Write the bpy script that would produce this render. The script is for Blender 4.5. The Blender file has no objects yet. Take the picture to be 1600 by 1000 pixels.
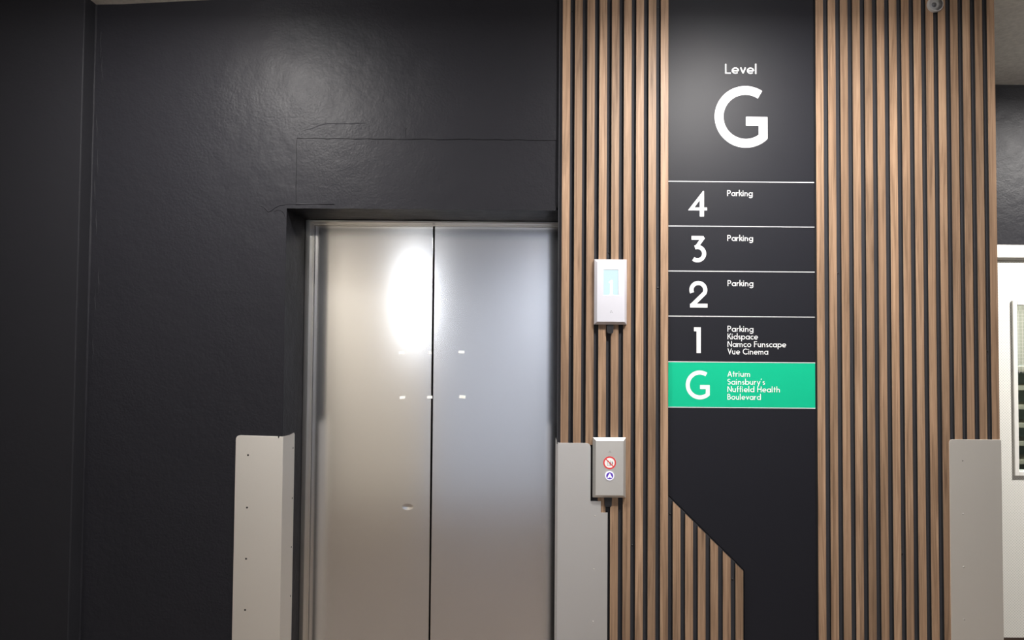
import bpy, bmesh, math, random
from mathutils import Matrix, Vector

random.seed(7)
scene = bpy.context.scene
COL = scene.collection

# ------------------------------------------------------------------ camera
cam_data = bpy.data.cameras.new("camera")
cam_data.sensor_fit = 'HORIZONTAL'
cam_data.sensor_width = 36.0
cam_data.lens = 36.0 * 1100.0 / 1600.0
cam_data.clip_start = 0.05
cam = bpy.data.objects.new("camera", cam_data)
COL.objects.link(cam)
right = Vector((0.99996865, -0.00106991, 0.00784625))
fwd = Vector((0.00082961, 0.99953243, 0.03056524))
up = Vector((-0.00787529, -0.03055777, 0.99950198))
m = Matrix((right, up, -fwd)).transposed().to_4x4()
m.translation = Vector((-0.15833, -2.26745, 1.62))
cam.matrix_world = m
scene.camera = cam

# ------------------------------------------------------------------ world, exposure
world = bpy.data.worlds.new("world")
scene.world = world
world.use_nodes = True
world.node_tree.nodes["Background"].inputs[0].default_value = (0.75, 0.85, 1.0, 1)
world.node_tree.nodes["Background"].inputs[1].default_value = 0.25
scene.view_settings.view_transform = 'Standard'
scene.view_settings.look = 'None'
scene.view_settings.gamma = 1.0
scene.view_settings.use_curve_mapping = False
scene.view_settings.exposure = 0.25
LAMP_W = 29.0          # watts of each ceiling downlight
WINDOW_E = 9.0         # daylight in the small high window opposite the lift

# ------------------------------------------------------------------ helpers
def srgb(r, g, b):
    f = lambda c: (c / 12.92 if c <= 0.04045 else ((c + 0.055) / 1.055) ** 2.4)
    return (f(r / 255), f(g / 255), f(b / 255), 1.0)

def tag(o, label=None, cat=None, group=None, kind=None):
    if label: o["label"] = label
    if cat: o["category"] = cat
    if group: o["group"] = group
    if kind: o["kind"] = kind
    return o

def empty(name, loc=(0, 0, 0)):
    o = bpy.data.objects.new(name, None)
    o.empty_display_size = 0.05
    COL.objects.link(o)
    o.location = loc
    return o

class MB:
    """collects vertices and faces, builds one mesh object"""
    def __init__(self):
        self.v, self.f, self.mi = [], [], []
    def face(self, pts, mi=0):
        n = len(self.v)
        self.v += [tuple(p) for p in pts]
        self.f.append(list(range(n, n + len(pts))))
        self.mi.append(mi)
    def box(self, x0, x1, y0, y1, z0, z1, mi=0):
        self.prism([(x0, z0), (x1, z0), (x1, z1), (x0, z1)], y0, y1, mi)
    def prism(self, poly, y0, y1, mi=0, side_mi=None):
        """polygon in XZ (counter-clockwise seen from -Y), front at y0, back at y1"""
        s = mi if side_mi is None else side_mi
        n = len(self.v); k = len(poly)
        self.v += [(x, y0, z) for x, z in poly] + [(x, y1, z) for x, z in poly]
        self.f.append([n + i for i in range(k)]); self.mi.append(mi)
        self.f.append([n + k + i for i in reversed(range(k))]); self.mi.append(s)
        for i in range(k):
            j = (i + 1) % k
            self.f.append([n + j, n + i, n + k + i, n + k + j]); self.mi.append(s)
    def extrude(self, pts, d, mi=0):
        """3D polygon pts, extruded by vector d"""
        n = len(self.v); k = len(pts)
        self.v += [tuple(p) for p in pts] + [tuple(Vector(p) + Vector(d)) for p in pts]
        self.f.append([n + i for i in range(k)]); self.mi.append(mi)
        self.f.append([n + k + i for i in reversed(range(k))]); self.mi.append(mi)
        for i in range(k):
            j = (i + 1) % k
            self.f.append([n + j, n + i, n + k + i, n + k + j]); self.mi.append(mi)
    def disc(self, cx, cz, r, y, seg=32, mi=0):
        self.face([(cx + r * math.cos(2 * math.pi * i / seg), y, cz + r * math.sin(2 * math.pi * i / seg)) for i in range(seg)], mi)
    def ring(self, cx, cz, r0, r1, y, seg=40, a0=0, a1=2 * math.pi, mi=0):
        for i in range(seg):
            t0 = a0 + (a1 - a0) * i / seg; t1 = a0 + (a1 - a0) * (i + 1) / seg
            self.face([(cx + r0 * math.cos(t0), y, cz + r0 * math.sin(t0)), (cx + r1 * math.cos(t0), y, cz + r1 * math.sin(t0)),
                       (cx + r1 * math.cos(t1), y, cz + r1 * math.sin(t1)), (cx + r0 * math.cos(t1), y, cz + r0 * math.sin(t1))], mi)
    def lathe(self, prof, axis='Y', c=(0, 0, 0), seg=28, mi=0):
        """profile [(r, h)], revolved about axis through c"""
        n = len(self.v); k = len(prof)
        for i in range(seg):
            a = 2 * math.pi * i / seg
            for r, h in prof:
                if axis == 'Y': self.v.append((c[0] + r * math.cos(a), c[1] + h, c[2] + r * math.sin(a)))
                else: self.v.append((c[0] + r * math.cos(a), c[1] + r * math.sin(a), c[2] + h))
        for i in range(seg):
            i2 = (i + 1) % seg
            for j in range(k - 1):
                self.f.append([n + i * k + j, n + i * k + j + 1, n + i2 * k + j + 1, n + i2 * k + j]); self.mi.append(mi)
    def build(self, name, mats, parent=None, loc=None, bevel=0, smooth=False, fix=True):
        me = bpy.data.meshes.new(name)
        me.from_pydata(self.v, [], self.f)
        mats = mats if isinstance(mats, (list, tuple)) else [mats]
        for mt in mats: me.materials.append(mt)
        me.polygons.foreach_set("material_index", self.mi)
        if fix:
            bm = bmesh.new(); bm.from_mesh(me)
            bmesh.ops.remove_doubles(bm, verts=bm.verts, dist=1e-6)
            bmesh.ops.recalc_face_normals(bm, faces=bm.faces)
            bm.to_mesh(me); bm.free()
        if smooth:
            me.polygons.foreach_set("use_smooth", [True] * len(me.polygons))
        me.update()
        return link(name, me, parent, loc, bevel)

def link(name, me, parent=None, loc=None, bevel=0):
    o = bpy.data.objects.new(name, me)
    COL.objects.link(o)
    if parent: o.parent = parent
    if loc: o.location = loc
    if bevel:
        b = o.modifiers.new("bevel", 'BEVEL'); b.width = bevel; b.segments = 2; b.limit_method = 'ANGLE'
    return o

# ------------------------------------------------------------------ materials
def mat(name):
    mt = bpy.data.materials.new(name); mt.use_nodes = True
    nt = mt.node_tree
    return mt, nt, nt.nodes["Principled BSDF"]

def N(nt, t, **kw):
    n = nt.nodes.new(t)
    for k, v in kw.items():
        if k.startswith('i_'): n.inputs[k[2:].replace('_', ' ')].default_value = v
        else: setattr(n, k, v)
    return n

def simple(name, col, rough=0.5, metal=0.0, bump=0.0, bscale=200, var=0.0, vscale=8, spec=0.5):
    mt, nt, b = mat(name)
    b.inputs["Base Color"].default_value = col
    b.inputs["Roughness"].default_value = rough
    b.inputs["Metallic"].default_value = metal
    b.inputs["Specular IOR Level"].default_value = spec
    tc = N(nt, 'ShaderNodeTexCoord')
    if var:
        nz = N(nt, 'ShaderNodeTexNoise', i_Scale=vscale, i_Detail=4.0)
        nt.links.new(tc.outputs['Object'], nz.inputs['Vector'])
        r = N(nt, 'ShaderNodeMapRange', i_From_Min=0.3, i_From_Max=0.7, i_To_Min=1 - var, i_To_Max=1 + var)
        nt.links.new(nz.outputs['Fac'], r.inputs['Value'])
        mx = N(nt, 'ShaderNodeMix', data_type='RGBA', blend_type='MULTIPLY'); mx.inputs[0].default_value = 1
        mx.inputs[6].default_value = col
        nt.links.new(r.outputs['Result'], mx.inputs[7]); nt.links.new(mx.outputs[2], b.inputs['Base Color'])
    if bump:
        nz = N(nt, 'ShaderNodeTexNoise', i_Scale=bscale, i_Detail=3.0)
        nt.links.new(tc.outputs['Object'], nz.inputs['Vector'])
        bp = N(nt, 'ShaderNodeBump', i_Strength=bump, i_Distance=0.002)
        nt.links.new(nz.outputs['Fac'], bp.inputs['Height']); nt.links.new(bp.outputs['Normal'], b.inputs['Normal'])
    return mt

def emit(name, col, s):
    mt, nt, b = mat(name)
    b.inputs["Base Color"].default_value = (0.02, 0.02, 0.02, 1)
    b.inputs["Emission Color"].default_value = col
    b.inputs["Emission Strength"].default_value = s
    b.inputs["Roughness"].default_value = 0.2
    return mt

def paint_black(name, col, rough, plaster=1.0):
    """dark satin paint on uneven plaster"""
    mt, nt, b = mat(name)
    b.inputs["Base Color"].default_value = col
    b.inputs["Specular IOR Level"].default_value = 0.13
    geo = N(nt, 'ShaderNodeNewGeometry')
    n1 = N(nt, 'ShaderNodeTexNoise', i_Scale=140.0, i_Detail=3.0, i_Roughness=0.55)
    n2 = N(nt, 'ShaderNodeTexNoise', i_Scale=22.0, i_Detail=5.0, i_Roughness=0.6)
    n3 = N(nt, 'ShaderNodeTexNoise', i_Scale=3.0, i_Detail=3.0)
    for n in (n1, n2, n3): nt.links.new(geo.outputs['Position'], n.inputs['Vector'])
    # rougher plaster in patches
    mr = N(nt, 'ShaderNodeMapRange', i_From_Min=0.42, i_From_Max=0.62, i_To_Min=0.35, i_To_Max=1.0)
    nt.links.new(n3.outputs['Fac'], mr.inputs['Value'])
    mu = N(nt, 'ShaderNodeMath', operation='MULTIPLY')
    nt.links.new(n1.outputs['Fac'], mu.inputs[0]); nt.links.new(mr.outputs['Result'], mu.inputs[1])
    b1 = N(nt, 'ShaderNodeBump', i_Strength=0.50 * plaster, i_Distance=0.002)
    nt.links.new(mu.outputs[0], b1.inputs['Height'])
    b2 = N(nt, 'ShaderNodeBump', i_Strength=0.20 * plaster, i_Distance=0.01)
    nt.links.new(n2.outputs['Fac'], b2.inputs['Height']); nt.links.new(b1.outputs['Normal'], b2.inputs['Normal'])
    b3 = N(nt, 'ShaderNodeBump', i_Strength=0.10 * plaster, i_Distance=0.05)
    nt.links.new(n3.outputs['Fac'], b3.inputs['Height']); nt.links.new(b2.outputs['Normal'], b3.inputs['Normal'])
    nt.links.new(b3.outputs['Normal'], b.inputs['Normal'])
    rr = N(nt, 'ShaderNodeMapRange', i_To_Min=rough - 0.06, i_To_Max=rough + 0.06)
    nt.links.new(n2.outputs['Fac'], rr.inputs['Value']); nt.links.new(rr.outputs['Result'], b.inputs['Roughness'])
    return mt

def wood():
    mt, nt, b = mat("walnut_veneer")
    tc = N(nt, 'ShaderNodeTexCoord'); oi = N(nt, 'ShaderNodeObjectInfo')
    sc_ = N(nt, 'ShaderNodeMath', operation='MULTIPLY'); sc_.inputs[1].default_value = 137.0
    nt.links.new(oi.outputs['Random'], sc_.inputs[0])
    cx = N(nt, 'ShaderNodeCombineXYZ')
    nt.links.new(sc_.outputs[0], cx.inputs[0]); nt.links.new(sc_.outputs[0], cx.inputs[2])
    ad = N(nt, 'ShaderNodeVectorMath', operation='ADD')
    nt.links.new(tc.outputs['Object'], ad.inputs[0]); nt.links.new(cx.outputs[0], ad.inputs[1])
    def stretched(sx, sz, detail, dist=0.0):
        mp = N(nt, 'ShaderNodeMapping'); mp.inputs['Scale'].default_value = (sx, sx, sz)
        nt.links.new(ad.outputs[0], mp.inputs['Vector'])
        n = N(nt, 'ShaderNodeTexNoise', i_Scale=1.0, i_Detail=detail, i_Roughness=0.6, i_Distortion=dist)
        nt.links.new(mp.outputs['Vector'], n.inputs['Vector'])
        return n
    fine = stretched(420, 9, 3.0)
    band = stretched(62, 1.7, 4.0, 1.4)
    broad = stretched(9, 0.9, 2.0)
    r1 = N(nt, 'ShaderNodeValToRGB')
    e = r1.color_ramp.elements
    e[0].position = 0.30; e[0].color = WOOD_D
    e[1].position = 0.72; e[1].color = WOOD_L
    mid = r1.color_ramp.elements.new(0.5); mid.color = WOOD_M
    nt.links.new(band.outputs['Fac'], r1.inputs['Fac'])
    # broad tone along and between slats
    a1 = N(nt, 'ShaderNodeMapRange', i_From_Min=0.3, i_From_Max=0.7, i_To_Min=0.78, i_To_Max=1.22)
    nt.links.new(broad.outputs['Fac'], a1.inputs['Value'])
    a2 = N(nt, 'ShaderNodeMapRange', i_To_Min=0.80, i_To_Max=1.16)
    nt.links.new(oi.outputs['Random'], a2.inputs['Value'])
    a3 = N(nt, 'ShaderNodeMapRange', i_From_Min=0.3, i_From_Max=0.7, i_To_Min=0.86, i_To_Max=1.12)
    nt.links.new(fine.outputs['Fac'], a3.inputs['Value'])
    m1 = N(nt, 'ShaderNodeMath', operation='MULTIPLY'); m2 = N(nt, 'ShaderNodeMath', operation='MULTIPLY')
    nt.links.new(a1.outputs['Result'], m1.inputs[0]); nt.links.new(a2.outputs['Result'], m1.inputs[1])
    nt.links.new(m1.outputs[0], m2.inputs[0]); nt.links.new(a3.outputs['Result'], m2.inputs[1])
    mx = N(nt, 'ShaderNodeMix', data_type='RGBA', blend_type='MULTIPLY'); mx.inputs[0].default_value = 1
    nt.links.new(r1.outputs['Color'], mx.inputs[6]); nt.links.new(m2.outputs[0], mx.inputs[7])
    nt.links.new(mx.outputs[2], b.inputs['Base Color'])
    b.inputs['Roughness'].default_value = 0.5
    b.inputs['Specular IOR Level'].default_value = 0.35
    bp = N(nt, 'ShaderNodeBump', i_Strength=0.12, i_Distance=0.0006)
    nt.links.new(fine.outputs['Fac'], bp.inputs['Height']); nt.links.new(bp.outputs['Normal'], b.inputs['Normal'])
    return mt

def steel(name, col, rough, aniso=0.0, brush=0.0, smear=0.0, dents=()):
    mt, nt, b = mat(name)
    b.inputs['Base Color'].default_value = col
    b.inputs['Metallic'].default_value = 1.0
    b.inputs['Roughness'].default_value = rough
    b.inputs['Anisotropic'].default_value = aniso
    geo = N(nt, 'ShaderNodeNewGeometry')
    if aniso:
        tg = N(nt, 'ShaderNodeCombineXYZ'); tg.inputs[0].default_value = 0; tg.inputs[2].default_value = 1
        nt.links.new(tg.outputs[0], b.inputs['Tangent'])
    last = None
    if smear:
        n = N(nt, 'ShaderNodeTexNoise', i_Scale=4.0, i_Detail=4.0)
        nt.links.new(geo.outputs['Position'], n.inputs['Vector'])
        r = N(nt, 'ShaderNodeMapRange', i_From_Min=0.1, i_From_Max=0.9, i_To_Min=rough - smear, i_To_Max=rough + smear)
        nt.links.new(n.outputs['Fac'], r.inputs['Value']); nt.links.new(r.outputs['Result'], b.inputs['Roughness'])
    if brush:
        mp = N(nt, 'ShaderNodeMapping'); mp.inputs['Scale'].default_value = (900, 900, 12)
        nt.links.new(geo.outputs['Position'], mp.inputs['Vector'])
        n = N(nt, 'ShaderNodeTexNoise', i_Scale=1.0, i_Detail=2.0)
        nt.links.new(mp.outputs['Vector'], n.inputs['Vector'])
        bp = N(nt, 'ShaderNodeBump', i_Strength=brush, i_Distance=0.0003)
        nt.links.new(n.outputs['Fac'], bp.inputs['Height']); last = bp
    for (x, z, r0) in dents:
        sp = N(nt, 'ShaderNodeVectorMath', operation='DISTANCE')
        ml = N(nt, 'ShaderNodeVectorMath', operation='MULTIPLY'); ml.inputs[1].default_value = (1, 0, 1.8)
        nt.links.new(geo.outputs['Position'], ml.inputs[0])
        nt.links.new(ml.outputs[0], sp.inputs[0]); sp.inputs[1].default_value = (x, 0, z * 1.8)
        r = N(nt, 'ShaderNodeMapRange', interpolation_type='SMOOTHSTEP', i_From_Min=0.0, i_From_Max=r0, i_To_Min=0.0, i_To_Max=1.0)
        nt.links.new(sp.outputs['Value'], r.inputs['Value'])
        bp = N(nt, 'ShaderNodeBump', i_Strength=1.0, i_Distance=0.0012)
        nt.links.new(r.outputs['Result'], bp.inputs['Height'])
        if last: nt.links.new(last.outputs['Normal'], bp.inputs['Normal'])
        last = bp
    if last: nt.links.new(last.outputs['Normal'], b.inputs['Normal'])
    return mt

WOOD_D = (0.150, 0.092, 0.057, 1)
WOOD_M = (0.272, 0.174, 0.110, 1)
WOOD_L = (0.385, 0.257, 0.168, 1)
M = {}
M['wall'] = paint_black("charcoal_wall_paint", (0.0145, 0.0145, 0.018, 1), 0.44)
M['pier'] = paint_black("charcoal_pier_paint", (0.0155, 0.0155, 0.0185, 1), 0.50, 0.35)
M['reveal'] = M['wall']
M['wood'] = wood()
M['slat_side'] = simple("black_slat_edge", (0.012, 0.011, 0.012, 1), 0.7)
M['felt'] = simple("black_felt", (0.040, 0.040, 0.046, 1), 0.95, bump=0.6, bscale=900, spec=0.2)
M['sign'] = simple("charcoal_sign_film", (0.0118, 0.0123, 0.017, 1), 0.48, bump=0.05, bscale=300, spec=0.2)
M['white'] = simple("white_vinyl", (0.86, 0.87, 0.87, 1), 0.45)
M['line'] = simple("pale_grey_vinyl_line", (0.62, 0.63, 0.64, 1), 0.45)
M['green'] = simple("green_vinyl", (0.004, 0.43, 0.235, 1), 0.5, spec=0.2)
M['steel_door'] = steel("brushed_lift_steel", (0.80, 0.80, 0.81, 1), 0.18, 0.5, 0, 0.0, dents=[(-0.5269, 1.0213, 0.022)])
M['steel_frame'] = steel("door_frame_steel", (0.74, 0.71, 0.66, 1), 0.30, 0, 0.03)
M['steel_guard'] = steel("dull_guard_steel", (0.86, 0.835, 0.79, 1), 0.60, 0.1, 0.0, 0.0)
M['steel_left'] = steel("satin_guard_steel", (0.90, 0.87, 0.82, 1), 0.48, 0.2)
M['steel_mid'] = steel("grey_guard_steel", (0.66, 0.655, 0.655, 1), 0.54, 0.2)
M['steel_box'] = steel("satin_box_steel", (0.76, 0.75, 0.73, 1), 0.50, 0.2, 0.0)
M['steel_ind'] = steel("glow_tinted_indicator_steel", (0.71, 0.71, 0.77, 1), 0.50, 0.2, 0.0)  # pale lavender colour stands in for screen glow and bloom on the cover
M['hole'] = simple("dark_screw_hole", (0.015, 0.013, 0.012, 1), 0.6)
M['screw'] = steel("pale_screw_head", (0.85, 0.84, 0.80, 1), 0.35)
M['black_plastic'] = simple("black_plastic", (0.012, 0.012, 0.014, 1), 0.35)
M['gap'] = simple("black_door_gap", (0.010, 0.008, 0.008, 1), 0.9)
M['ceiling'] = simple("stippled_ceiling", (0.78, 0.76, 0.71, 1), 0.9, bump=1.0, bscale=110, var=0.10, vscale=60)
M['floor'] = simple("brown_floor_vinyl", (0.11, 0.083, 0.062, 1), 0.5, var=0.15)
M['beige'] = simple("beige_wall_paint", (0.72, 0.66, 0.56, 1), 0.8, var=0.03)
M['cool'] = simple("daylight_tinted_wall_paint", (0.58, 0.65, 0.79, 1), 0.8, var=0.03)  # bluish tint stands in for daylight on the unseen back wall
M['white_paint'] = simple("cream_gloss_paint", (0.80, 0.78, 0.72, 1), 0.45, var=0.03)
M['bead'] = simple("cream_glazing_bead", (0.74, 0.73, 0.69, 1), 0.45)
M['sticker'] = simple("torn_white_paper", (0.88, 0.88, 0.84, 1), 0.8, var=0.12, vscale=90)
M['red'] = simple("red_print", (0.70, 0.035, 0.04, 1), 0.4)
M['ink'] = simple("dark_print", (0.06, 0.06, 0.08, 1), 0.5)
M['purple'] = emit("violet_lit_button", (0.10, 0.03, 0.42, 1), 0.9)
M['glow'] = emit("white_lit_button", (0.86, 0.84, 1.0, 1), 1.0)
M['screen'] = emit("pale_blue_screen", (0.60, 0.79, 0.83, 1), 1.0)
M['digit'] = emit("white_screen_digit", (1.0, 1.0, 1.0, 1), 1.6)
M['kick'] = simple("dark_brown_kick_plate", (0.050, 0.034, 0.026, 1), 0.5)
M['shelf'] = simple("beige_shelf_board", (0.60, 0.55, 0.45, 1), 0.6)
M['grey_green'] = simple("grey_green_board", (0.30, 0.35, 0.32, 1), 0.7)
M['blue'] = simple("blue_plastic", (0.05, 0.12, 0.40, 1), 0.5)

# diamond-patterned film on the door leaf
def door_film():
    mt, nt, b = mat("diamond_film")
    geo = N(nt, 'ShaderNodeNewGeometry')
    mp = N(nt, 'ShaderNodeMapping'); mp.inputs['Rotation'].default_value = (0, math.radians(45), 0)
    nt.links.new(geo.outputs['Position'], mp.inputs['Vector'])
    sx = N(nt, 'ShaderNodeSeparateXYZ'); nt.links.new(mp.outputs['Vector'], sx.inputs[0])
    outs = []
    for k in (0, 2):
        s = N(nt, 'ShaderNodeMath', operation='MULTIPLY'); s.inputs[1].default_value = 2 * math.pi / 0.0085
        nt.links.new(sx.outputs[k], s.inputs[0])
        c = N(nt, 'ShaderNodeMath', operation='SINE'); nt.links.new(s.outputs[0], c.inputs[0]); outs.append(c)
    mxm = N(nt, 'ShaderNodeMath', operation='MAXIMUM')
    nt.links.new(outs[0].outputs[0], mxm.inputs[0]); nt.links.new(outs[1].outputs[0], mxm.inputs[1])
    r = N(nt, 'ShaderNodeMapRange', i_From_Min=-0.6, i_From_Max=1.0)
    nt.links.new(mxm.outputs[0], r.inputs['Value'])
    mx = N(nt, 'ShaderNodeMix', data_type='RGBA')
    mx.inputs[6].default_value = (0.56, 0.56, 0.52, 1); mx.inputs[7].default_value = (0.80, 0.79, 0.74, 1)
    nt.links.new(r.outputs['Result'], mx.inputs[0])
    nt.links.new(mx.outputs[2], b.inputs['Base Color'])
    b.inputs['Roughness'].default_value = 0.5
    return mt
M['door_film'] = door_film()

def pane_mat(name, tint=(0.85, 0.92, 0.9, 1), wired=False):
    mt, nt, b = mat(name)
    nt.nodes.remove(b)
    out = nt.nodes["Material Output"]
    tr = N(nt, 'ShaderNodeBsdfTransparent'); tr.inputs[0].default_value = tint
    gl = N(nt, 'ShaderNodeBsdfGlossy'); gl.inputs['Roughness'].default_value = 0.03
    mx = N(nt, 'ShaderNodeMixShader')
    lw = N(nt, 'ShaderNodeFresnel'); lw.inputs[0].default_value = 1.5
    nt.links.new(lw.outputs[0], mx.inputs[0]); nt.links.new(tr.outputs[0], mx.inputs[1]); nt.links.new(gl.outputs[0], mx.inputs[2])
    nt.links.new(mx.outputs[0], out.inputs[0])
    return mt
M['pane'] = pane_mat("clear_pane")
M['dome'] = pane_mat("clear_dome", (0.9, 0.9, 0.9, 1))

# ------------------------------------------------------------------ setting
WALL_Y = 0.02          # painted face of the lift wall
CEIL = 2.757
OPEN_L, OPEN_R, OPEN_T = -0.895, -0.0030, 2.049
CORNER_X = 1.4125
FAR_Y = 0.77

# floor
mb = MB(); mb.box(-4.0, 3.2, -4.3, 1.9, -0.08, 0.0)
tag(mb.build('floor', M['floor']), kind='structure')

# ceiling: slightly uneven concrete soffit, lower towards the pier on the left
prof = [(-4.0, 2.712), (-1.6, 2.717), (-1.45, 2.7205), (-1.30, 2.729), (-1.15, 2.738), (-0.95, 2.747), (-0.6, 2.755), (0.0, CEIL), (1.0, CEIL), (3.2, CEIL)]
mb = MB()
mb.prism([(x, z) for x, z in prof] + [(3.2, 2.9), (-4.0, 2.9)], -4.3, 1.9)
tag(mb.build('ceiling', M['ceiling']), kind='structure')

# lift wall: one mesh, opening for the lift, shallow filled-in patch above it
def rag(x0, x1, z, n, amp):
    return [(x0 + (x1 - x0) * i / n, z + random.uniform(-amp, amp)) for i in range(n + 1)]
PZ0, PZ1, PX0 = 2.0615, 2.281, -0.866
mb = MB()
B = 0.40
mb.extrude([(-1.60, WALL_Y, 0), (OPEN_L, WALL_Y, 0), (OPEN_L, B, 0), (-1.60, B, 0)], (0, 0, 2.8))   # left of opening
top_edge = rag(PX0, -0.014, PZ1, 26, 0.0018)
left_edge = [(PX0 + random.uniform(-.0018, .0018), PZ0 + (PZ1 - PZ0) * i / 8) for i in range(1, 8)]
low_edge = rag(PX0, -0.014, PZ0, 26, 0.0016)
poly_up = top_edge + [(-0.014, 2.8), (OPEN_L, 2.8), (OPEN_L, top_edge[0][1])]
mb.prism(poly_up, WALL_Y, B)
poly_left = [(OPEN_L, OPEN_T), (PX0, OPEN_T), low_edge[0]] + left_edge + [top_edge[0], (OPEN_L, top_edge[0][1])]
mb.prism(poly_left, WALL_Y, B)
soff = [(PX0 + (OPEN_R - PX0) * i / 26, OPEN_T + random.uniform(-.0012, .0012)) for i in range(27)]
mb.prism(soff + [(-0.014, PZ0)] + low_edge[::-1], WALL_Y, B)
mb.prism([(PX0 - .003, PZ0 - .003), (-0.012, PZ0 - .003), (-0.012, PZ1 + .003), (PX0 - .003, PZ1 + .003)], WALL_Y + 0.0022, B - .01)
mb.prism([(-0.014, OPEN_T), (CORNER_X - .002, OPEN_T), (CORNER_X - .002, 2.8), (-0.014, 2.8)], WALL_Y, B)
mb.extrude([(OPEN_R, WALL_Y, 0), (CORNER_X - .002, WALL_Y, 0), (CORNER_X - .002, B, 0), (.035, B, 0), (.035, .07, 0)], (0, 0, OPEN_T))
wall = tag(mb.build('wall_front', M['wall'], fix=False), kind='structure')
bm = bmesh.new(); bm.from_mesh(wall.data); bmesh.ops.recalc_face_normals(bm, faces=bm.faces); bm.to_mesh(wall.data); bm.free()

# ragged plaster ridges left by the old opening (parts of the wall)
def ridge(pts, w, h):
    mb = MB()
    for i in range(len(pts) - 1):
        (x0, z0), (x1, z1) = pts[i], pts[i + 1]
        d = Vector((x1 - x0, 0, z1 - z0)); d.normalize(); n = Vector((-d.z, 0, d.x))
        w0 = w * (0.25 if i == 0 else random.uniform(.6, 1)); w1 = w * (0.25 if i == len(pts) - 2 else 0.8)
        a0, a1 = Vector((x0, WALL_Y + .0005, z0)), Vector((x1, WALL_Y + .0005, z1))
        c0, c1 = Vector((x0, WALL_Y - h, z0)), Vector((x1, WALL_Y - h, z1))
        mb.face([a0 - n * w0, a1 - n * w1, c1, c0]); mb.face([c0, c1, a1 + n * w1, a0 + n * w0])
    return mb.build('plaster_ridge', M['wall'], wall)
ridge([(-0.985, 2.058), (-0.972, 2.054), (-0.962, 2.045), (-0.955, 2.037), (-0.945, 2.041), (-0.932, 2.052), (-0.915, 2.060), (-0.899, 2.060)], .004, .0014)
ridge([(-0.935, 2.038), (-0.922, 2.044), (-0.910, 2.040), (-0.902, 2.030), (-0.898, 2.018)], .003, .0012)
ridge([(-0.897, 2.062), (-0.88, 2.064), (-0.85, 2.063), (-0.80, 2.0635), (-0.74, 2.064)], .003, .001)
ridge([(-0.85, 2.305), (-0.82, 2.312), (-0.79, 2.324), (-0.765, 2.330), (-0.74, 2.329), (-0.69, 2.330), (-0.64, 2.3315)], .005, .0005)
ridge([(-0.510, 2.283), (-0.509, 2.296), (-0.511, 2.309), (-0.508, 2.316)], .003, .0012)
for k in range(9):
    z = 1.55 + k * 0.125 + random.uniform(-.04, .04)
    x = -1.531 + random.uniform(.006, .03)
    ridge([(x, z), (x + .002, z + .03), (x - .001, z + .06), (x + .001, z + .09)], .0025, .0015)

# pier at the far left, standing 60 mm proud of the lift wall
mb = MB(); mb.box(-4.0, -1.534, -0.040, 0.32, 0, 2.78)
tag(mb.build('wall_pier', M['pier'], bevel=0.003), kind='structure')
# slim bead of filler down the inner corner of the pier
mb = MB()
zz = [0.0] + [0.1 * k + random.uniform(-.03, .03) for k in range(1, 27)] + [2.715]
for i in range(len(zz) - 1):
    w = random.uniform(.0025, .0045)
    mb.face([(-1.534, WALL_Y - w, zz[i]), (-1.534 + w, WALL_Y + .0003, zz[i]), (-1.534 + w, WALL_Y + .0003, zz[i + 1]), (-1.534, WALL_Y - w, zz[i + 1])])
tag(mb.build('trim_1', M['wall']), kind='structure')

# return wall behind the right corner, far wall with its doorway, remaining room walls
DX0, DX1, DZ = 1.80, 2.72, 2.040
mb = MB(); mb.box(CORNER_X - .15, CORNER_X, B, FAR_Y, 0, 2.8); mb.box(CORNER_X - .02, CORNER_X, 0.03, B, 0, 2.8)
tag(mb.build('wall_return', M['wall']), kind='structure')
mb = MB()
mb.box(CORNER_X - .15, DX0, FAR_Y, FAR_Y + .12, 0, 2.8)
mb.box(DX1, 3.2, FAR_Y, FAR_Y + .12, 0, 2.8)
mb.box(DX0, DX1, FAR_Y, FAR_Y + .12, DZ, 2.8)
tag(mb.build('wall_far', M['wall']), kind='structure')
mb = MB(); mb.box(3.2, 3.3, -4.3, 1.9, 0, 2.9)
tag(mb.build('wall_right', M['wall']), kind='structure')
mb = MB(); mb.box(-4.1, -4.0, -4.3, .32, 0, 2.9)
tag(mb.build('wall_left', M['wall']), kind='structure')
WX0, WX1, WZ0, WZ1 = -1.28, -1.00, 1.72, 2.40
mb = MB()
mb.box(-4.0, -2.05, -4.4, -4.3, 0, 2.9, 2); mb.box(-2.05, WX0, -4.4, -4.3, 0, 2.9, 0)  # charcoal ends of this unseen wall are made dark to cut reflected fill
mb.box(WX0, WX1, -4.4, -4.3, 0, WZ0, 0); mb.box(WX0, WX1, -4.4, -4.3, WZ1, 2.9, 0)
mb.box(WX1, 0.35, -4.4, -4.3, 0, 2.9, 1); mb.box(0.35, 3.2, -4.4, -4.3, 0, 2.9, 2)
tag(mb.build('wall_back', [M['beige'], M['cool'], M['wall']]), kind='structure')
mb = MB(); mb.box(CORNER_X - .15, 3.2, 1.9, 2.0, 0, 2.9)
tag(mb.build('wall_store', M['beige']), kind='structure')

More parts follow.
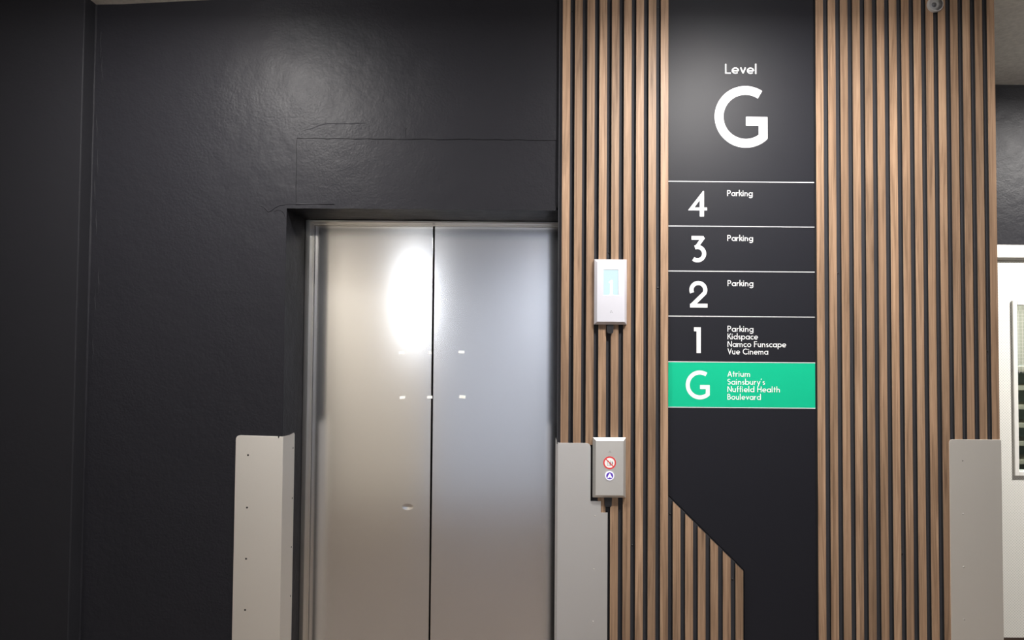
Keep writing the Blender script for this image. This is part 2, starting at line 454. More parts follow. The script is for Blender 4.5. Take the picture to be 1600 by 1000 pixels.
# bright window opposite the lift (seen only as the glare in the steel doors)
win = empty('window_1', ((WX0 + WX1) / 2, -4.33, WZ0)); tag(win, kind='structure')
wx, wz = WX1 - WX0, WZ1 - WZ0
mb = MB(); mb.box(-wx / 2 + .03, wx / 2 - .03, -.01, 0, .03, wz - .03)
mb.build('daylight_pane', emit("daylight_pane", (0.93, 0.96, 1.0, 1), WINDOW_E), win)
mb = MB()
for (x0, x1, z0, z1) in ((-wx / 2, wx / 2, 0, .03), (-wx / 2, wx / 2, wz - .03, wz), (-wx / 2, -wx / 2 + .03, .03, wz - .03), (wx / 2 - .03, wx / 2, .03, wz - .03)):
    mb.box(x0, x1, -.03, .035, z0, z1)
mb.build('window_frame', M['white_paint'], win)

# ------------------------------------------------------------------ ceiling downlights
def downlight(x, y, z, label, power=LAMP_W, spread=3.1416, col=(1.0, 0.965, 0.925)):
    t = empty('ceiling_downlight', (x, y, z))
    tag(t, label, 'light')
    mb = MB(); mb.lathe([(.085, -.004), (.090, -.010), (.112, -.008), (.116, 0.0), (.085, 0.0), (.085, -.004)], 'Z', seg=40)
    mb.build('trim_ring', M['white_paint'], t, smooth=True)
    mb = MB(); mb.lathe([(.086, -.003), (.086, -.040), (.080, -.048), (0, -.050)], 'Z', seg=40)
    mb.build('diffuser', emit('lit_diffuser', (*col, 1), 110.0), t, smooth=True)
    ld = bpy.data.lights.new('downlight_lamp', 'AREA'); ld.shape = 'DISK'; ld.size = 0.17
    ld.energy = power; ld.color = col; ld.spread = spread
    lo = bpy.data.objects.new('lamp', ld); COL.objects.link(lo); lo.parent = t; lo.location = (0, 0, -.054)
    return t
downlight(0.62, -0.75, CEIL, 'round ceiling downlight in front of the directory sign')
downlight(-1.04, -0.70, 2.7435, 'round ceiling downlight left of the lift doors', LAMP_W * 0.75)
downlight(2.58, -0.02, CEIL, 'round ceiling downlight near the cream door', LAMP_W * 1.9)
downlight(-2.35, -3.60, 2.7155, 'added round ceiling downlight at the rear to brighten the beige wall', LAMP_W * 0.9, 2.7)  # unseen lamp, added to light the back wall mirrored in the doors
downlight(0.65, -3.60, CEIL, 'added round ceiling downlight behind the viewer to brighten the back wall', LAMP_W * 0.9, 2.7)  # also unseen and added, brightens the wall the steel doors reflect
downlight(2.5, -3.45, CEIL, 'added unseen round ceiling downlight at the rear right', LAMP_W * 0.4, 2.7)  # third added rear lamp, out of view
downlight(2.15, 1.06, CEIL, 'added round ceiling downlight to brighten the store behind the cream door', 40)  # invented lamp, brightens the shelves seen through the door glass

# ------------------------------------------------------------------ lift doors
lift = empty('lift_door', (-0.44, 0.18, 0))
tag(lift, 'brushed stainless steel two-leaf lift door recessed in the charcoal wall', 'lift door')
def L3(x, y, z): return (x + 0.44, y - 0.18, z)
def lbox(mb, x0, x1, y0, y1, z0, z1): mb.box(x0 + .44, x1 + .44, y0 - .18, y1 - .18, z0, z1)
FL, FT = -0.8950, 2.0480
JX, JT = -0.8800, 2.0400           # inner edges of the frame: jamb and head
LEAF_Y = 0.29
mb = MB()
lbox(mb, FL, JX, 0.231, 0.30, 0, FT)                       # jamb: face and return
lbox(mb, JX, 0.034, 0.231, 0.30, JT, FT)                   # head
mb.build('door_frame', M['steel_frame'], lift, bevel=.0015)
mb = MB()
lbox(mb, JX, JX + .0035, 0.276, 0.285, 0, JT); lbox(mb, JX, 0.034, 0.276, 0.285, JT - .0035, JT)
mb.build('door_seal', M['steel_frame'], lift, bevel=.0006)
SPLIT = -0.4435
mb = MB(); lbox(mb, FL, 0.034, 0.315, 0.335, 0, FT)
mb.build('dark_backing', M['gap'], lift)
leaves = []
for (x0, x1) in ((FL + .002, SPLIT - .0028), (SPLIT + .0028, 0.034)):
    mb = MB(); lbox(mb, x0, x1, LEAF_Y, LEAF_Y + .022, 0.01, FT)
    leaves.append(mb.build('door_leaf', M['steel_door'], lift, bevel=0.0012))
def sticker(leaf, x, z, w, h, rot, torn=False):
    mb = MB()
    c, s = math.cos(rot), math.sin(rot)
    pts = [(-w / 2, -h / 2), (w / 2 * (.55 if torn else 1), -h / 2), (w / 2, -h * .1 if torn else h / 2 - .0004), (w / 2 - .0006, h / 2), (-w / 2, h / 2 - .0003)]
    mb.prism([(x + .44 + c * a - s * b_, z + s * a + c * b_) for a, b_ in pts], LEAF_Y - .0006 - .18, LEAF_Y + .0001 - .18)
    mb.build('sticker', M['sticker'], leaf)
sticker(leaves[0], -0.5547, 1.5766, 0.0210, 0.0112, 0.02)
sticker(leaves[0], -0.4525, 1.5774, 0.0112, 0.0105, 0.12)
sticker(leaves[0], -0.5503, 1.4145, 0.0205, 0.0105, 0.05, True)
sticker(leaves[0], -0.4519, 1.4164, 0.0185, 0.0100, 0.00)
sticker(leaves[1], -0.3388, 1.5806, 0.0210, 0.0100, -0.02)
sticker(leaves[1], -0.3337, 1.4185, 0.0225, 0.0110, -0.08)
mb = MB(); lbox(mb, FL, 0.034, 0.10, 0.30, 0.0, 0.008)
mb.build('sill', M['steel_frame'], lift)

# ------------------------------------------------------------------ slatted wood panels
PITCH, SW = 0.040, 0.0246
SLAT_T = 0.010
LX, RX = 0.0022, 0.8270
SLAT_TOP = 2.7565
def cut(x): return 1.124 - 0.9755 * (x - 0.3516)
_slat_cache = {}
def slat_mesh(z0, zl, zr):
    """slat with veneered face and dark edges; origin at its lower left front"""
    key = (round(z0, 4), round(zl, 4), round(zr, 4))
    if key not in _slat_cache:
        mb = MB()
        mb.prism([(0, 0), (SW, 0), (SW, zr - z0), (0, zl - z0)], 0, SLAT_T, 0, 1)
        me = bpy.data.meshes.new('slat'); me.from_pydata(mb.v, [], mb.f)
        me.materials.append(M['wood']); me.materials.append(M['slat_side'])
        me.polygons.foreach_set('material_index', mb.mi)
        bm = bmesh.new(); bm.from_mesh(me); bmesh.ops.recalc_face_normals(bm, faces=bm.faces); bm.to_mesh(me); bm.free()
        _slat_cache[key] = me
    return _slat_cache[key]

pan_l = empty('slat_panel', (LX, 0, 0))
tag(pan_l, 'walnut slatted wall panel between lift door and black directory sign', 'wall panel')
G2_TOP, G2_R = 1.297, 0.1545
for i in range(15):
    x = LX + PITCH * i
    zb = 0.0
    if i < 2: zb = G2_TOP - .006
    elif i == 2: zb = G2_TOP - .006
    elif i == 3: zb = 1.0765
    zl = SLAT_TOP if i < 9 else cut(x); zr = SLAT_TOP if i < 9 else cut(x + SW)
    link('slat', slat_mesh(zb, zl, zr), pan_l, (x - LX, 0, zb))
mb = MB()
e = 0.3485
mb.prism([(G2_R - LX, 0), (.591 - LX, 0), (.591 - LX, cut(.591) + .004), (e - LX, cut(e) + .004), (e - LX, SLAT_TOP), (-.0107, SLAT_TOP), (-.0107, G2_TOP - .006), (.10, G2_TOP - .006), (.10, 1.0765), (G2_R - LX, 1.0765)], SLAT_T, WALL_Y - .0004)
mb.build('felt_backing', M['felt'], pan_l)

pan_r = empty('slat_panel', (RX, 0, 0))
tag(pan_r, 'wide walnut slatted wall panel between black sign and cream door', 'wall panel')
G3_TOP, G3_L = 1.3175, 1.2480
for i in range(15):
    x = RX + PITCH * i
    zb = G3_TOP - .006 if i >= 11 else 0.0
    link('slat', slat_mesh(zb, SLAT_TOP, SLAT_TOP), pan_r, (x - RX, 0, zb))
mb = MB()
xe = CORNER_X - RX
mb.prism([(-.0004, 0), (G3_L - RX - .003, 0), (G3_L - RX - .003, G3_TOP - .006), (xe, G3_TOP - .006), (xe, SLAT_TOP), (-.0004, SLAT_TOP)], SLAT_T, WALL_Y - .0004)
mb.build('felt_backing', M['felt'], pan_r)
# panel screws in the felt grooves
def panel_screw(par, px, x, z):
    mb = MB(); mb.lathe([(0.0, -.0012), (.0028, -.001), (.0036, 0.0006)], 'Y', seg=12)
    mb.build('screw', M['black_plastic'], par, (x - px, SLAT_T, z), smooth=True)
for x, z in ((0.0345, 2.7029), (0.3150, 2.718), (0.1560, 1.9105), (0.3150, 1.7973), (0.0345, 1.6393), (0.3560, 1.0706), (0.5555, 0.8647), (0.2345, 0.97)):
    panel_screw(pan_l, LX, x, z)
for x, z in ((1.3805, 1.6003), (0.9000, 1.85), (1.1005, 0.95)):
    panel_screw(pan_r, RX, x, z)

# ------------------------------------------------------------------ stroke lettering
def arc(cx, cy, rx, ry, a0, a1, n=18):
    return [(cx + rx * math.cos(math.radians(a0 + (a1 - a0) * i / n)), cy + ry * math.sin(math.radians(a0 + (a1 - a0) * i / n))) for i in range(n + 1)]
W = 0.118; H = W / 2; XH = 0.645; RO = XH / 2 - H
def bowl(cx): return arc(cx, XH / 2, RO, RO, 0, 360, 28)
GL = {
 ' ': ([], .30),
 'L': ([[(H, 1), (H, H), (.50, H)]], .52),
 'P': ([[(H, 0), (H, 1 - H), (.30, 1 - H)] + arc(.30, .7, .21, .225, 90, -90)[1:] + [(H, .475)]], .60),
 'K': ([[(H, 0), (H, 1)], [(H + .03, .40), (.53, 1)], [(.24, .52), (.60, 0)]], .63),
 'N': ([[(H, 0), (H, .9)], [(H - .005, .98), (.70 - H, .02)], [(.70 - H, .1), (.70 - H, 1)]], .74),
 'F': ([[(H, 0), (H, 1 - H), (.50, 1 - H)], [(H, .53), (.46, .53)]], .53),
 'V': ([[(.07, 1), (.36, .10)], [(.36, .10), (.65, 1)], [(.30, .06), (.42, .06)]], .70),
 'C': ([arc(.5, .5, .43, .43, 48, 312, 26)], .84),
 'A': ([[(.06, 0), (.37, .95)], [(.37, .95), (.68, 0)], [(.18, .30), (.56, .30)]], .76),
 'S': ([arc(.27, .72, .195, .205, 35, 270, 16) + arc(.27, .29, .205, .215, 90, -145, 16)[1:]], .56),
 'H': ([[(H, 0), (H, 1)], [(.68 - H, 0), (.68 - H, 1)], [(H, .53), (.68 - H, .53)]], .74),
 'B': ([[(H, 0), (H, 1 - H), (.26, 1 - H)] + arc(.26, .735, .17, .19, 90, -90)[1:] + [(H, .545)], [(.24, .545)] + arc(.28, .31, .22, .235, 90, -90) + [(H, H)]], .60),
 'a': ([bowl(RO + H), [(2 * RO + H + .01, XH), (2 * RO + H + .01, 0)]], .69),
 'b': ([bowl(RO + H + .01), [(H, 1.04), (H, 0)]], .67),
 'c': ([arc(RO + H, XH / 2, RO, RO, 50, 310, 20)], .53),
 'd': ([bowl(RO + H), [(2 * RO + H + .01, 1.04), (2 * RO + H + .01, 0)]], .69),
 'e': ([[(H, XH / 2 - .01), (2 * RO + H, XH / 2 - .01)] , arc(RO + H, XH / 2, RO, RO, -3, 315, 24)], .66),
 'f': ([[(.14, 0), (.14, .84)] + arc(.30, .84, .16, .14, 180, 90, 8)[1:], [(0, .57), (.32, .57)]], .36),
 'g': ([bowl(RO + H), [(2 * RO + H + .01, XH), (2 * RO + H + .01, -.06)] + arc(RO + H, -.06, RO + .01, .20, 0, -150, 14)[1:]], .69),
 'h': ([[(H, 1.04), (H, 0)], arc(.27, .37, .20, .20, 180, 0, 14) + [(.47, 0)]], .60),
 'i': ([[(H, XH), (H, 0)], [(H, .78), (H, .93)]], .21),
 'k': ([[(H, 1.04), (H, 0)], [(H + .03, .26), (.42, XH)], [(.22, .38), (.47, 0)]], .51),
 'l': ([[(H, 1.04), (H, 0)]], .21),
 'm': ([[(H, XH), (H, 0)], arc(.25, .39, .18, .18, 180, 0, 12) + [(.43, 0)], arc(.61, .39, .18, .18, 180, 0, 12) + [(.79, 0)]], .92),
 'n': ([[(H, XH), (H, 0)], arc(.27, .37, .20, .20, 180, 0, 14) + [(.47, 0)]], .60),
 'o': ([bowl(RO + H)], .67),
 'p': ([bowl(RO + H + .01), [(H, XH), (H, -.32)]], .67),
 'r': ([[(H, XH), (H, 0)], arc(.29, .35, .22, .22, 180, 72, 10)], .40),
 's': ([arc(.20, .455, .125, .118, 30, 270, 12) + arc(.20, .195, .13, .12, 90, -145, 12)[1:]], .42),
 't': ([[(.17, .92), (.17, 0)], [(0, .57), (.36, .57)]], .40),
 'u': ([[(H, XH), (H, .27)] + arc(.27, .27, .195, .20, 180, 360, 14)[1:] + [(.465, XH)], [(.465, .3), (.465, 0)]], .60),
 'v': ([[(.06, XH), (.27, .06)], [(.27, .06), (.48, XH)]], .54),
 'y': ([[(.06, XH), (.28, .06)], [(.50, XH), (.16, -.32)]], .55),
 "'": ([[(.12, 1.06), (.04, .84)]], .20),
}
def ribbon(mb, pts, w, fx, y):
    """flat stroke of width w along pts; fx maps glyph space to world XZ"""
    P = [Vector(p) for p in pts]
    mb.layer = getattr(mb, 'layer', 0) + 1
    y = y - 0.00002 * mb.layer
    closed = (P[0] - P[-1]).length < 1e-6 and len(P) > 3
    if closed: P = P[:-1]
    n = len(P); Lf, Rt = [], []
    for i in range(n):
        a = P[i - 1] if (i > 0 or closed) else None
        b_ = P[(i + 1) % n] if (i < n - 1 or closed) else None
        d0 = (P[i] - a).normalized() if a is not None else None
        d1 = (b_ - P[i]).normalized() if b_ is not None else None
        d0 = d0 or d1; d1 = d1 or d0
        n0 = Vector((-d0.y, d0.x)); n1 = Vector((-d1.y, d1.x))
        mvec = (n0 + n1).normalized(); k = min(1 / max(mvec.dot(n0), .3), 2.0)
        Lf.append(P[i] + mvec * (w / 2 * k)); Rt.append(P[i] - mvec * (w / 2 * k))
    for i in range(n if closed else n - 1):
        j = (i + 1) % n
        q = [Rt[i], Rt[j], Lf[j], Lf[i]]
        mb.face([(fx(p)[0], y, fx(p)[1]) for p in q])

TXT_Y = 0.0074
TRACK = 0.07
def text(par, ox, oz, s, x0, x1, z, cap, name='lettering'):
    adv = 0
    for ch in s: adv += GL[ch][1] + TRACK
    adv -= 0.06 + TRACK
    k = (x1 - x0) / (adv * cap)
    mb = MB(); cx = 0
    for ch in s:
        st, a = GL[ch]
        for pts in st:
            ribbon(mb, pts, W, lambda p, cx=cx: (x0 - ox + (cx + p[0]) * cap * k, z - oz + p[1] * cap), TXT_Y)
        cx += a + TRACK
    return mb.build(name, M['white'], par, fix=False)

# ------------------------------------------------------------------ directory sign
SX0, SX1 = 0.3490, 0.8232
sign = empty('directory_sign', (SX0, 0, 0))
tag(sign, 'tall black floor directory sign with white lettering and green ground-floor row', 'sign')
def cs(x): return cut(x) + .006
mb = MB()
mb.prism([(.5930 - SX0, 0), (SX1 - SX0, 0), (SX1 - SX0, SLAT_TOP), (0, SLAT_TOP), (0, cs(SX0)), (.5930 - SX0, cs(.593))], 0.008, WALL_Y - .0003)
mb.build('sign_board', M['sign'], sign, bevel=0.0006)
LZ = [2.1450, 1.9991, 1.8526, 1.7063, 1.5590, 1.4126]
mb = MB(); mb.box(0, SX1 - SX0, 0.0076, 0.0079, LZ[5], LZ[4])
g = mb.build('green_band', M['green'], sign); g['label'] = 'bright green highlighted row'
for z in LZ:
    mb = MB(); mb.box(0, SX1 - SX0, 0.0073, 0.0078, z - .0013, z + .0013)
    mb.build('dividing_line', M['line'], sign)
T = lambda s, x0, x1, z, cap: text(sign, SX0, 0, s, x0, x1, z, cap)
T('Level', 0.5338, 0.6374, 2.5008, 0.0320)
CAP = 0.0190
T('Parking', 0.5400, 0.6222, 2.0986, CAP)
T('Parking', 0.5405, 0.6229, 1.9520, CAP)
T('Parking', 0.5409, 0.6236, 1.8050, CAP)
for s, x1, z in (('Parking', .6236, 1.6574), ('Kidspace', .6380, 1.6327), ('Namco Funscape', .7289, 1.6081), ('Vue Cinema', .6710, 1.5842)):
    T(s, 0.5404, x1, z, CAP)
for s, x1, z in (('Atrium', .6129, 1.5121), ("Sainsbury's", .6603, 1.4866), ('Nuffield Health', .7087, 1.4628), ('Boulevard', .6470, 1.4381)):
    T(s, 0.5398, x1, z, CAP)
# numerals: strokes in pixel-free unit boxes, width x height 1
NUM = {
 '4': ([('poly', [(0, .253), (.237, .354), (.45, .64), (.616, .75), (.616, 1), (.58, 1)]), ('poly', [(0, .237), (.737, .237), (.737, .354), (.08, .354), (0, .253)]), ('poly', [(.45, 0), (.616, 0), (.616, 1), (.58, 1), (.45, .83)])], .737),
 '3': ([([(.05, .928), (.515, .928)], .143), ([(.515, .96), (.225, .555)], .13), (arc(.275, .325, .258, .255, 112, -128, 24), .155)], .612),
 '2': ([(arc(.345, .672, .262, .262, 205, -28, 26) + [(.11, .085)], .155), ([(.03, .072), (.690, .072)], .145)], .690),
 '1': ([([(.185, 0), (.185, 1)], .165), ([(0, .925), (.19, .925)], .15)], .268),
 'G': ([(arc(.4985, .5, .429, .429, 57, 315, 44), .142), ([(.505, .428), (.8515, .428)], .142), ([(.7805, .45), (.7805, .147)], .142)], .851),
}
def numeral(ch, x0, x1, z0, z1):
    st, w0 = NUM[ch]
    kx, kz = (x1 - x0) / w0, (z1 - z0)
    mb = MB()
    for pts, w in st:
        if pts == 'poly':
            mb.layer = getattr(mb, 'layer', 0) + 1
            mb.face([(x0 - SX0 + a * kx, TXT_Y - .0001 - .00002 * mb.layer, z0 + b_ * kz) for a, b_ in w])
            continue
        ribbon(mb, pts, w, lambda p: (x0 - SX0 + p[0] * kx, z0 + p[1] * kz), TXT_Y - .0001)
    mb.build('numeral', M['white'], sign, fix=False)
numeral('G', 0.4998, 0.6717, 2.2572, 2.4602)
numeral('4', 0.4137, 0.4745, 2.0309, 2.1142)
numeral('3', 0.4200, 0.4715, 1.8821, 1.9671)
numeral('2', 0.4167, 0.4756, 1.7347, 1.8198)
numeral('1', 0.4320, 0.4540, 1.5875, 1.6704)
numeral('G', 0.4056, 0.4828, 1.4382, 1.5314)

# ------------------------------------------------------------------ steel guards
def rounded(pts, r_at):
    """polygon with some corners rounded: r_at {index: radius}"""
    out = []
    n = len(pts)
    for i, p in enumerate(pts):
        if i in r_at:
            r = r_at[i]
            a = (Vector(pts[i - 1]) - Vector(p)).normalized(); b_ = (Vector(pts[(i + 1) % n]) - Vector(p)).normalized()
            for k in range(7):
                t = k / 6
                q = Vector(p) + a * r * (1 - t) ** 2 + b_ * r * t ** 2
                out.append((q.x, q.y))
        else: out.append(p)
    return out
def hole(par, loc, r, mt, name='screw', axis='Y'):
    mb = MB()
    if axis == 'Y': mb.lathe([(0, -.0006), (r * .8, -.0005), (r, 0.0003)], 'Y', seg=14)
    else:
        mb.lathe([(0, .0006), (r * .8, .0005), (r, -0.0003)], 'Z', seg=14)
        mb.v = [(v[2], v[1], v[0]) for v in mb.v]
    mb.build(name, mt, par, loc, smooth=True)

# left guard, folded round the reveal corner
g1 = empty('corner_guard', (-0.97, 0.017, 0))
tag(g1, 'folded stainless corner guard on the left side of the lift opening', 'guard')
X0, X1 = -1.0450, OPEN_L + .0030
poly = rounded([(X0, 0), (X1, 0), (X1, 1.3070), (X1 - .0125, 1.3075), (X1 - .0140, 1.3010), (X1 - .0165, 1.3010), (X1 - .0175, 1.3078), (X0, 1.3110)], {7: .016})
mb = MB(); mb.prism([(x + .97, z) for x, z in poly], 0.0166 - .017, 0.0196 - .017)
mb.build('face_plate', M['steel_left'], g1, bevel=.0004)
# flange lying on the reveal
FX = OPEN_L + .97
def fl(t): return (FX, .0198 - .017 + .118 * t)
mb = MB()
pts = [(0, 0), (1.0, 0), (1.0, 1.2975), (.95, 1.3050), (.60, 1.3035), (.45, 1.3045), (0, 1.3070)]
mb.extrude([(fl(t)[0] + .0004, fl(t)[1], z) for t, z in pts], (.0026, 0, 0))
mb.build('reveal_flange', M['steel_left'], g1)
for z in (1.2473, 1.0792, 0.9161, 0.7536, 0.59, 0.43, 0.27, 0.11):
    hole(g1, (-1.0045 + .97, 0.0167 - .017, z), .0036, M['hole'], 'screw_hole')
    f = fl(.86)
    hole(g1, (f[0] + .0031, f[1], z + .008), .0034, M['hole'], 'screw_hole', 'X')

# right guard, notched round the call-button box
g2 = empty('corner_guard', (0.075, -.002, 0))
tag(g2, 'stepped stainless guard plate right of the lift door below the walnut slats', 'guard')
GL0 = -0.0065
poly = rounded([(GL0, 0), (.1538, 0), (.1538, 1.0762), (.1322, 1.0762), (.1322, 1.1125), (.0990, 1.1125), (.0990, 1.2970), (GL0, 1.2970)], {6: .017})
mb = MB(); mb.prism([(x - .075, z) for x, z in poly], 0.0, 0.003)
mb.build('face_plate', M['steel_mid'], g2, bevel=.0004)
mb = MB(); mb.box(GL0 - .075, GL0 - .0720, .003, .12, 0, 1.297)
mb.build('reveal_flange', M['steel_mid'], g2)
for x, z in ((.1130, 1.0658), (.1105, .8979), (.1085, .7328), (.1085, .56), (.1085, .39), (.1085, .22)):
    hole(g2, (x - .075, -.0001, z), .0022, M['screw'])

# far right guard on the outer corner
g3 = empty('corner_guard', (1.33, -.002, 0))
tag(g3, 'plain stainless corner guard below the right slats beside the cream door', 'guard')
poly = rounded([(G3_L, 0), (CORNER_X + .002, 0), (CORNER_X + .002, 1.3178), (G3_L, 1.3178)], {3: .012})
mb = MB(); mb.prism([(x - 1.33, z) for x, z in poly], 0.0, 0.003)
mb.build('face_plate', M['steel_guard'], g3, bevel=.0004)
mb = MB(); mb.box(CORNER_X - 1.33 + .0004, CORNER_X - 1.33 + .002, .003, .15, 0, 1.3178)
mb.build('side_flange', M['steel_guard'], g3)
for z in (1.0809, .9128, .7476, .58, .41, .24):
    hole(g3, (1.2895 - 1.33, -.0001, z), .0032, M['screw'])
hole(g3, (1.2905 - 1.33, -.0001, 1.2496), .0018, M['hole'], 'screw_hole')

# ------------------------------------------------------------------ steel boxes on the slats
def chamfer_box(par, w, h, d0, d1, ins, opening=None, mt=None):
    """plate standing on the slats: base at y=0, edge up to -d0, chamfered in to the face at -d1"""
    mb = MB()
    o = [(-w / 2, -h / 2), (w / 2, -h / 2), (w / 2, h / 2), (-w / 2, h / 2)]
    i_ = [(-w / 2 + ins, -h / 2 + ins), (w / 2 - ins, -h / 2 + ins), (w / 2 - ins, h / 2 - ins), (-w / 2 + ins, h / 2 - ins)]
    for k in range(4):
        j = (k + 1) % 4
        mb.face([(o[k][0], 0, o[k][1]), (o[j][0], 0, o[j][1]), (o[j][0], -d0, o[j][1]), (o[k][0], -d0, o[k][1])])
        mb.face([(o[k][0], -d0, o[k][1]), (o[j][0], -d0, o[j][1]), (i_[j][0], -d1, i_[j][1]), (i_[k][0], -d1, i_[k][1])])
    mb.face([(x, 0, z) for x, z in o])
    if opening:
        x0, x1, z0, z1 = opening
        q = [(x0, z0), (x1, z0), (x1, z1), (x0, z1)]
        for k in range(4):
            j = (k + 1) % 4
            mb.face([(i_[k][0], -d1, i_[k][1]), (i_[j][0], -d1, i_[j][1]), (q[j][0], -d1, q[j][1]), (q[k][0], -d1, q[k][1])])
            mb.face([(q[k][0], -d1, q[k][1]), (q[j][0], -d1, q[j][1]), (q[j][0], -d1 + .004, q[j][1]), (q[k][0], -d1 + .004, q[k][1])])
        mb.face([(x, -d1 + .004, z) for x, z in q])
    else:
        mb.face([(x, -d1, z) for x, z in i_])
    return mb.build('cover_plate', mt or M['steel_box'], par, bevel=.0005)
def speaker_dots(par, x, z, y):
    for dx, dz in ((0, .0026), (-.0026, -.0016), (.0026, -.0016)):
        mb = MB(); mb.disc(x + dx, z + dz, .0011, y - .0002, 10)
        mb.build('speaker_hole', M['hole'], par)

AX, AZ = 0.1593, 1.7816
ind = empty('floor_indicator', (AX, 0, AZ))
tag(ind, 'stainless lift indicator box with glowing screen showing number 1', 'indicator')
chamfer_box(ind, .1045, .2095, .010, .018, .0085, (-.0235, .0240, -.0110, .0710), M['steel_ind'])
mb = MB(); mb.box(-.0230, .0235, -.0148, -.0141, -.0105, .0705)
scr = mb.build('screen', M['screen'], ind); scr['label'] = 'glowing pale blue screen'
mb = MB()
sy = -.0150
mb.face([(-.0035, sy, -.0100), (.0085, sy, -.0100), (.0060, sy, -.0060), (.0060, sy, .0375), (.0010, sy, .0375), (-.0060, sy, .0320), (-.0060, sy, .0290), (-.0020, sy, .0300), (-.0020, sy, -.0060), (-.0050, sy, -.0100)])
mb.build('digit', M['digit'], scr)
speaker_dots(ind, .0012, -.0640, -.018)
mb = MB()
mb.prism(rounded([(-.0110, -.1330), (.0095, -.1330), (.0105, -.1055), (-.0110, -.1055)], {0: .008, 1: .006}), -.008, 0.0)
mb.build('cable_clip', M['black_plastic'], ind)

BX, BZ = 0.1573, 1.2211
btn = empty('call_button_box', (BX, 0, BZ))
tag(btn, 'stainless lift call box with red prohibition sticker and lit up-arrow button', 'call box')
chamfer_box(btn, .1050, .1905, .010, .018, .0085)
speaker_dots(btn, .0008, .0500, -.018)
fy = -.0183
mb = MB(); mb.disc(0, .0163, .0180, fy); mb.build('sticker_disc', M['white'], btn)
mb = MB(); mb.ring(0, .0163, .0160, .0202, fy - .0002)
s2 = .0165 * math.sqrt(.5)
dn = .0016
mb.face([(-s2 - dn * .7, fy - .0003, .0163 + s2 - dn * .7), (-s2 + dn * .7, fy - .0003, .0163 + s2 + dn * .7), (s2 + dn * .7, fy - .0003, .0163 - s2 + dn * .7), (s2 - dn * .7, fy - .0003, .0163 - s2 - dn * .7)])
rr_ = mb.build('prohibition_ring', M['red'], btn); rr_['label'] = 'red ring with diagonal slash'
mb = MB()
def mark(x0, x1, z0, z1): mb.face([(x0, fy - .00015, z0), (x1, fy - .00015, z0), (x1, fy - .00015, z1), (x0, fy - .00015, z1)])
mark(-.0075, -.0065, .0075, .0225); mark(.0040, .0050, .0075, .0225); mark(-.0075, .0050, .0070, .0078); mark(-.0045, -.0025, .0215, .0230); mark(.0005, .0025, .0215, .0230)
mark(-.0022, -.0008, .0085, .0185); mark(.0010, .0035, .0150, .0180); mark(.0012, .0032, .0085, .0140)
mb.face([(.0085, fy - .00015, .0090), (.0110, fy - .00015, .0130), (.0105, fy - .00015, .0180), (.0085, fy - .00015, .0225), (.0075, fy - .00015, .0160)])
mb.build('pictogram', M['ink'], btn)
mb = MB(); mb.lathe([(0, -.0030), (.0108, -.0030), (.0114, -.0022), (.0114, .0004)], 'Y', seg=36)
bt = mb.build('button', M['purple'], btn, (0, -.018, -.0245)); bt['label'] = 'lit violet button'
mb = MB(); mb.ring(0, 0, .0108, .0143, -.0026); mb.lathe([(.0143, -.0026), (.0143, .0004)], 'Y', seg=40)
mb.build('button_ring', M['glow'], bt)
mb = MB(); mb.face([(-.0078, -.0032, -.0058), (-.0040, -.0032, -.0068), (0, -.0032, -.0045), (.0040, -.0032, -.0068), (.0078, -.0032, -.0058), (.0035, -.0032, .0035), (.0010, -.0032, .0078), (-.0010, -.0032, .0078), (-.0035, -.0032, .0035)])
mb.build('arrow', M['glow'], bt)
mb = MB()
mb.prism(rounded([(-.0130, -.1255), (.0080, -.1255), (.0095, -.0955), (-.0150, -.0955)], {0: .005, 1: .005}), -.008, 0.0)
mb.build('cable_clip', M['black_plastic'], btn)

# ------------------------------------------------------------------ small round sensor high on the right slats
sen = empty('round_sensor', (1.2163, 0, 2.7300))
tag(sen, 'small clear round sensor disc at the top of the right slat panel', 'sensor')
mb = MB(); mb.lathe([(0, -.006), (.020, -.006), (.0215, -.010), (.0235, -.010), (.0250, -.006), (.0255, 0.0)], 'Y', seg=36)
mb.build('rim', simple('grey_sensor_rim', (.42, .42, .42, 1), .5), sen, smooth=False)
mb = MB(); mb.lathe([(0, -.011), (.006, -.010), (.008, -.006)], 'Y', c=(-.005, 0, -.002), seg=18)
mb.build('sensor_lens', simple('dark_lens', (.12, .12, .13, 1), .25), sen, smooth=True)
mb = MB(); mb.lathe([(0, -.018), (.008, -.0165), (.015, -.0135), (.0215, -.010)], 'Y', seg=28)
mb.build('clear_cover', M['dome'], sen, smooth=True)

# ------------------------------------------------------------------ cream door at the far right
door = empty('door_1', (DX0, FAR_Y, 0)); tag(door, kind='structure')
mb = MB()
FW = .050
fz = 2.0535
# architrave: flat outer band, rounded step, rebate
for (x0, x1, z0, z1) in ((-.02, DX1 - DX0 + .02, fz - FW, fz), (-.02, .03, 0, fz - FW), (DX1 - DX0 - .03, DX1 - DX0 + .02, 0, fz - FW)):
    mb.box(x0, x1, -.018, .0, z0, z1)
mb.build('architrave', M['white_paint'], door, bevel=.006)
mb = MB()
mb.box(.03, DX1 - DX0 - .03, -.008, .10, fz - FW - .0135, fz - FW)
mb.box(.0, .045, -.008, .10, 0, fz - FW); mb.box(DX1 - DX0 - .045, DX1 - DX0, -.008, .10, 0, fz - FW)
mb.build('door_lining', M['white_paint'], door)
lz = fz - FW - .0175
lx0, lx1 = .048, DX1 - DX0 - .048
vx0, vx1, vz0, vz1 = 2.0230 - DX0, 2.40 - DX0, 1.0800, 1.7950      # glass opening
mb = MB()
ly0, ly1 = .004, .048
mb.box(lx0, vx0, ly0, ly1, .006, lz); mb.box(vx1, lx1, ly0, ly1, .006, lz)
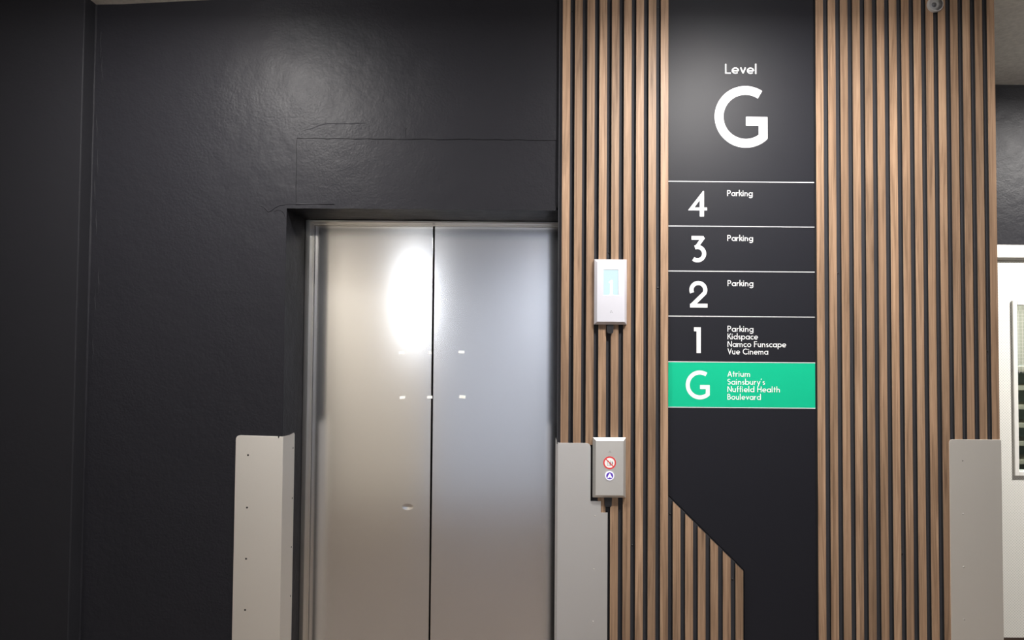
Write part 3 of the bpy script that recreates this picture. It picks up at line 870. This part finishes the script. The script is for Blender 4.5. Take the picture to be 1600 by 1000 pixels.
mb.box(vx0, vx1, ly0, ly1, .006, vz0); mb.box(vx0, vx1, ly0, ly1, vz1, lz)
leaf = mb.build('door_leaf', M['door_film'], door)
bw = .019
for (x0, x1, z0, z1) in ((vx0 - bw, vx0, vz0 - bw, vz1 + bw), (vx1, vx1 + bw, vz0 - bw, vz1 + bw), (vx0, vx1, vz1, vz1 + bw), (vx0, vx1, vz0 - bw, vz0)):
    mb = MB(); mb.box(x0, x1, -.006, ly0 - .0002, z0, z1)
    mb.build('glazing_bead', M['bead'], leaf, bevel=.002)
mb = MB(); mb.box(vx0, vx1, .018, .024, vz0, vz1)
pane = mb.build('glass_pane', M['pane'], leaf)
# wire grid inside the upper part of the glass
mb = MB()
for k in range(24):
    x = vx0 + .006 + k * .0155
    if x < vx1: mb.box(x, x + .0007, .0165, .0175, 1.50, vz1)
for k in range(19):
    z = 1.507 + k * .0155
    mb.box(vx0, vx1, .0165, .0175, z, z + .0007)
mb.build('wire_mesh', M['bead'], leaf)
mb = MB(); mb.box(lx0, lx1, .001, ly0 - .0002, .02, .3745)
mb.build('kick_plate', M['kick'], leaf)
mb = MB(); mb.lathe([(0, -.05), (.011, -.05), (.011, -.012), (.026, -.010), (.028, .004)], 'Y', c=(lx1 - .06, 0, 1.0), seg=20)
mb.box(lx1 - .17, lx1 - .05, -.058, -.044, .991, 1.010)
mb.build('door_handle', M['steel_box'], leaf)

# shelf unit seen through the glass of the cream door
sh = empty('storage_shelf', (2.15, 1.25, 0))
tag(sh, 'beige open shelf unit behind the glass of the cream door', 'shelf')
mb = MB(); mb.box(-.55, .75, .16, .175, 0, 1.52)
mb.build('back_panel', M['grey_green'], sh)
for z in (.10, .60, .95, 1.045, 1.135, 1.225, 1.315, 1.41, 1.505):
    mb = MB(); mb.box(-.55, .75, -.02, .159, z - .011, z + .011)
    mb.build('shelf_board', M['shelf'], sh)
for x in (-.57, .75):
    mb = MB(); mb.box(x, x + .02, -.02, .175, 0, 1.52)
    mb.build('side_panel', M['shelf'], sh)
tub = empty('blue_tub', (2.225, 1.29, 1.3265))
tag(tub, 'small blue plastic tub on the shelf behind the door glass', 'tub')
mb = MB(); mb.lathe([(0, 0), (.030, 0), (.036, .050), (.040, .050), (.040, .055), (.034, .055), (.029, .004), (0, .004)], 'Z', seg=24)
mb.build('tub_body', M['blue'], tub, smooth=False)
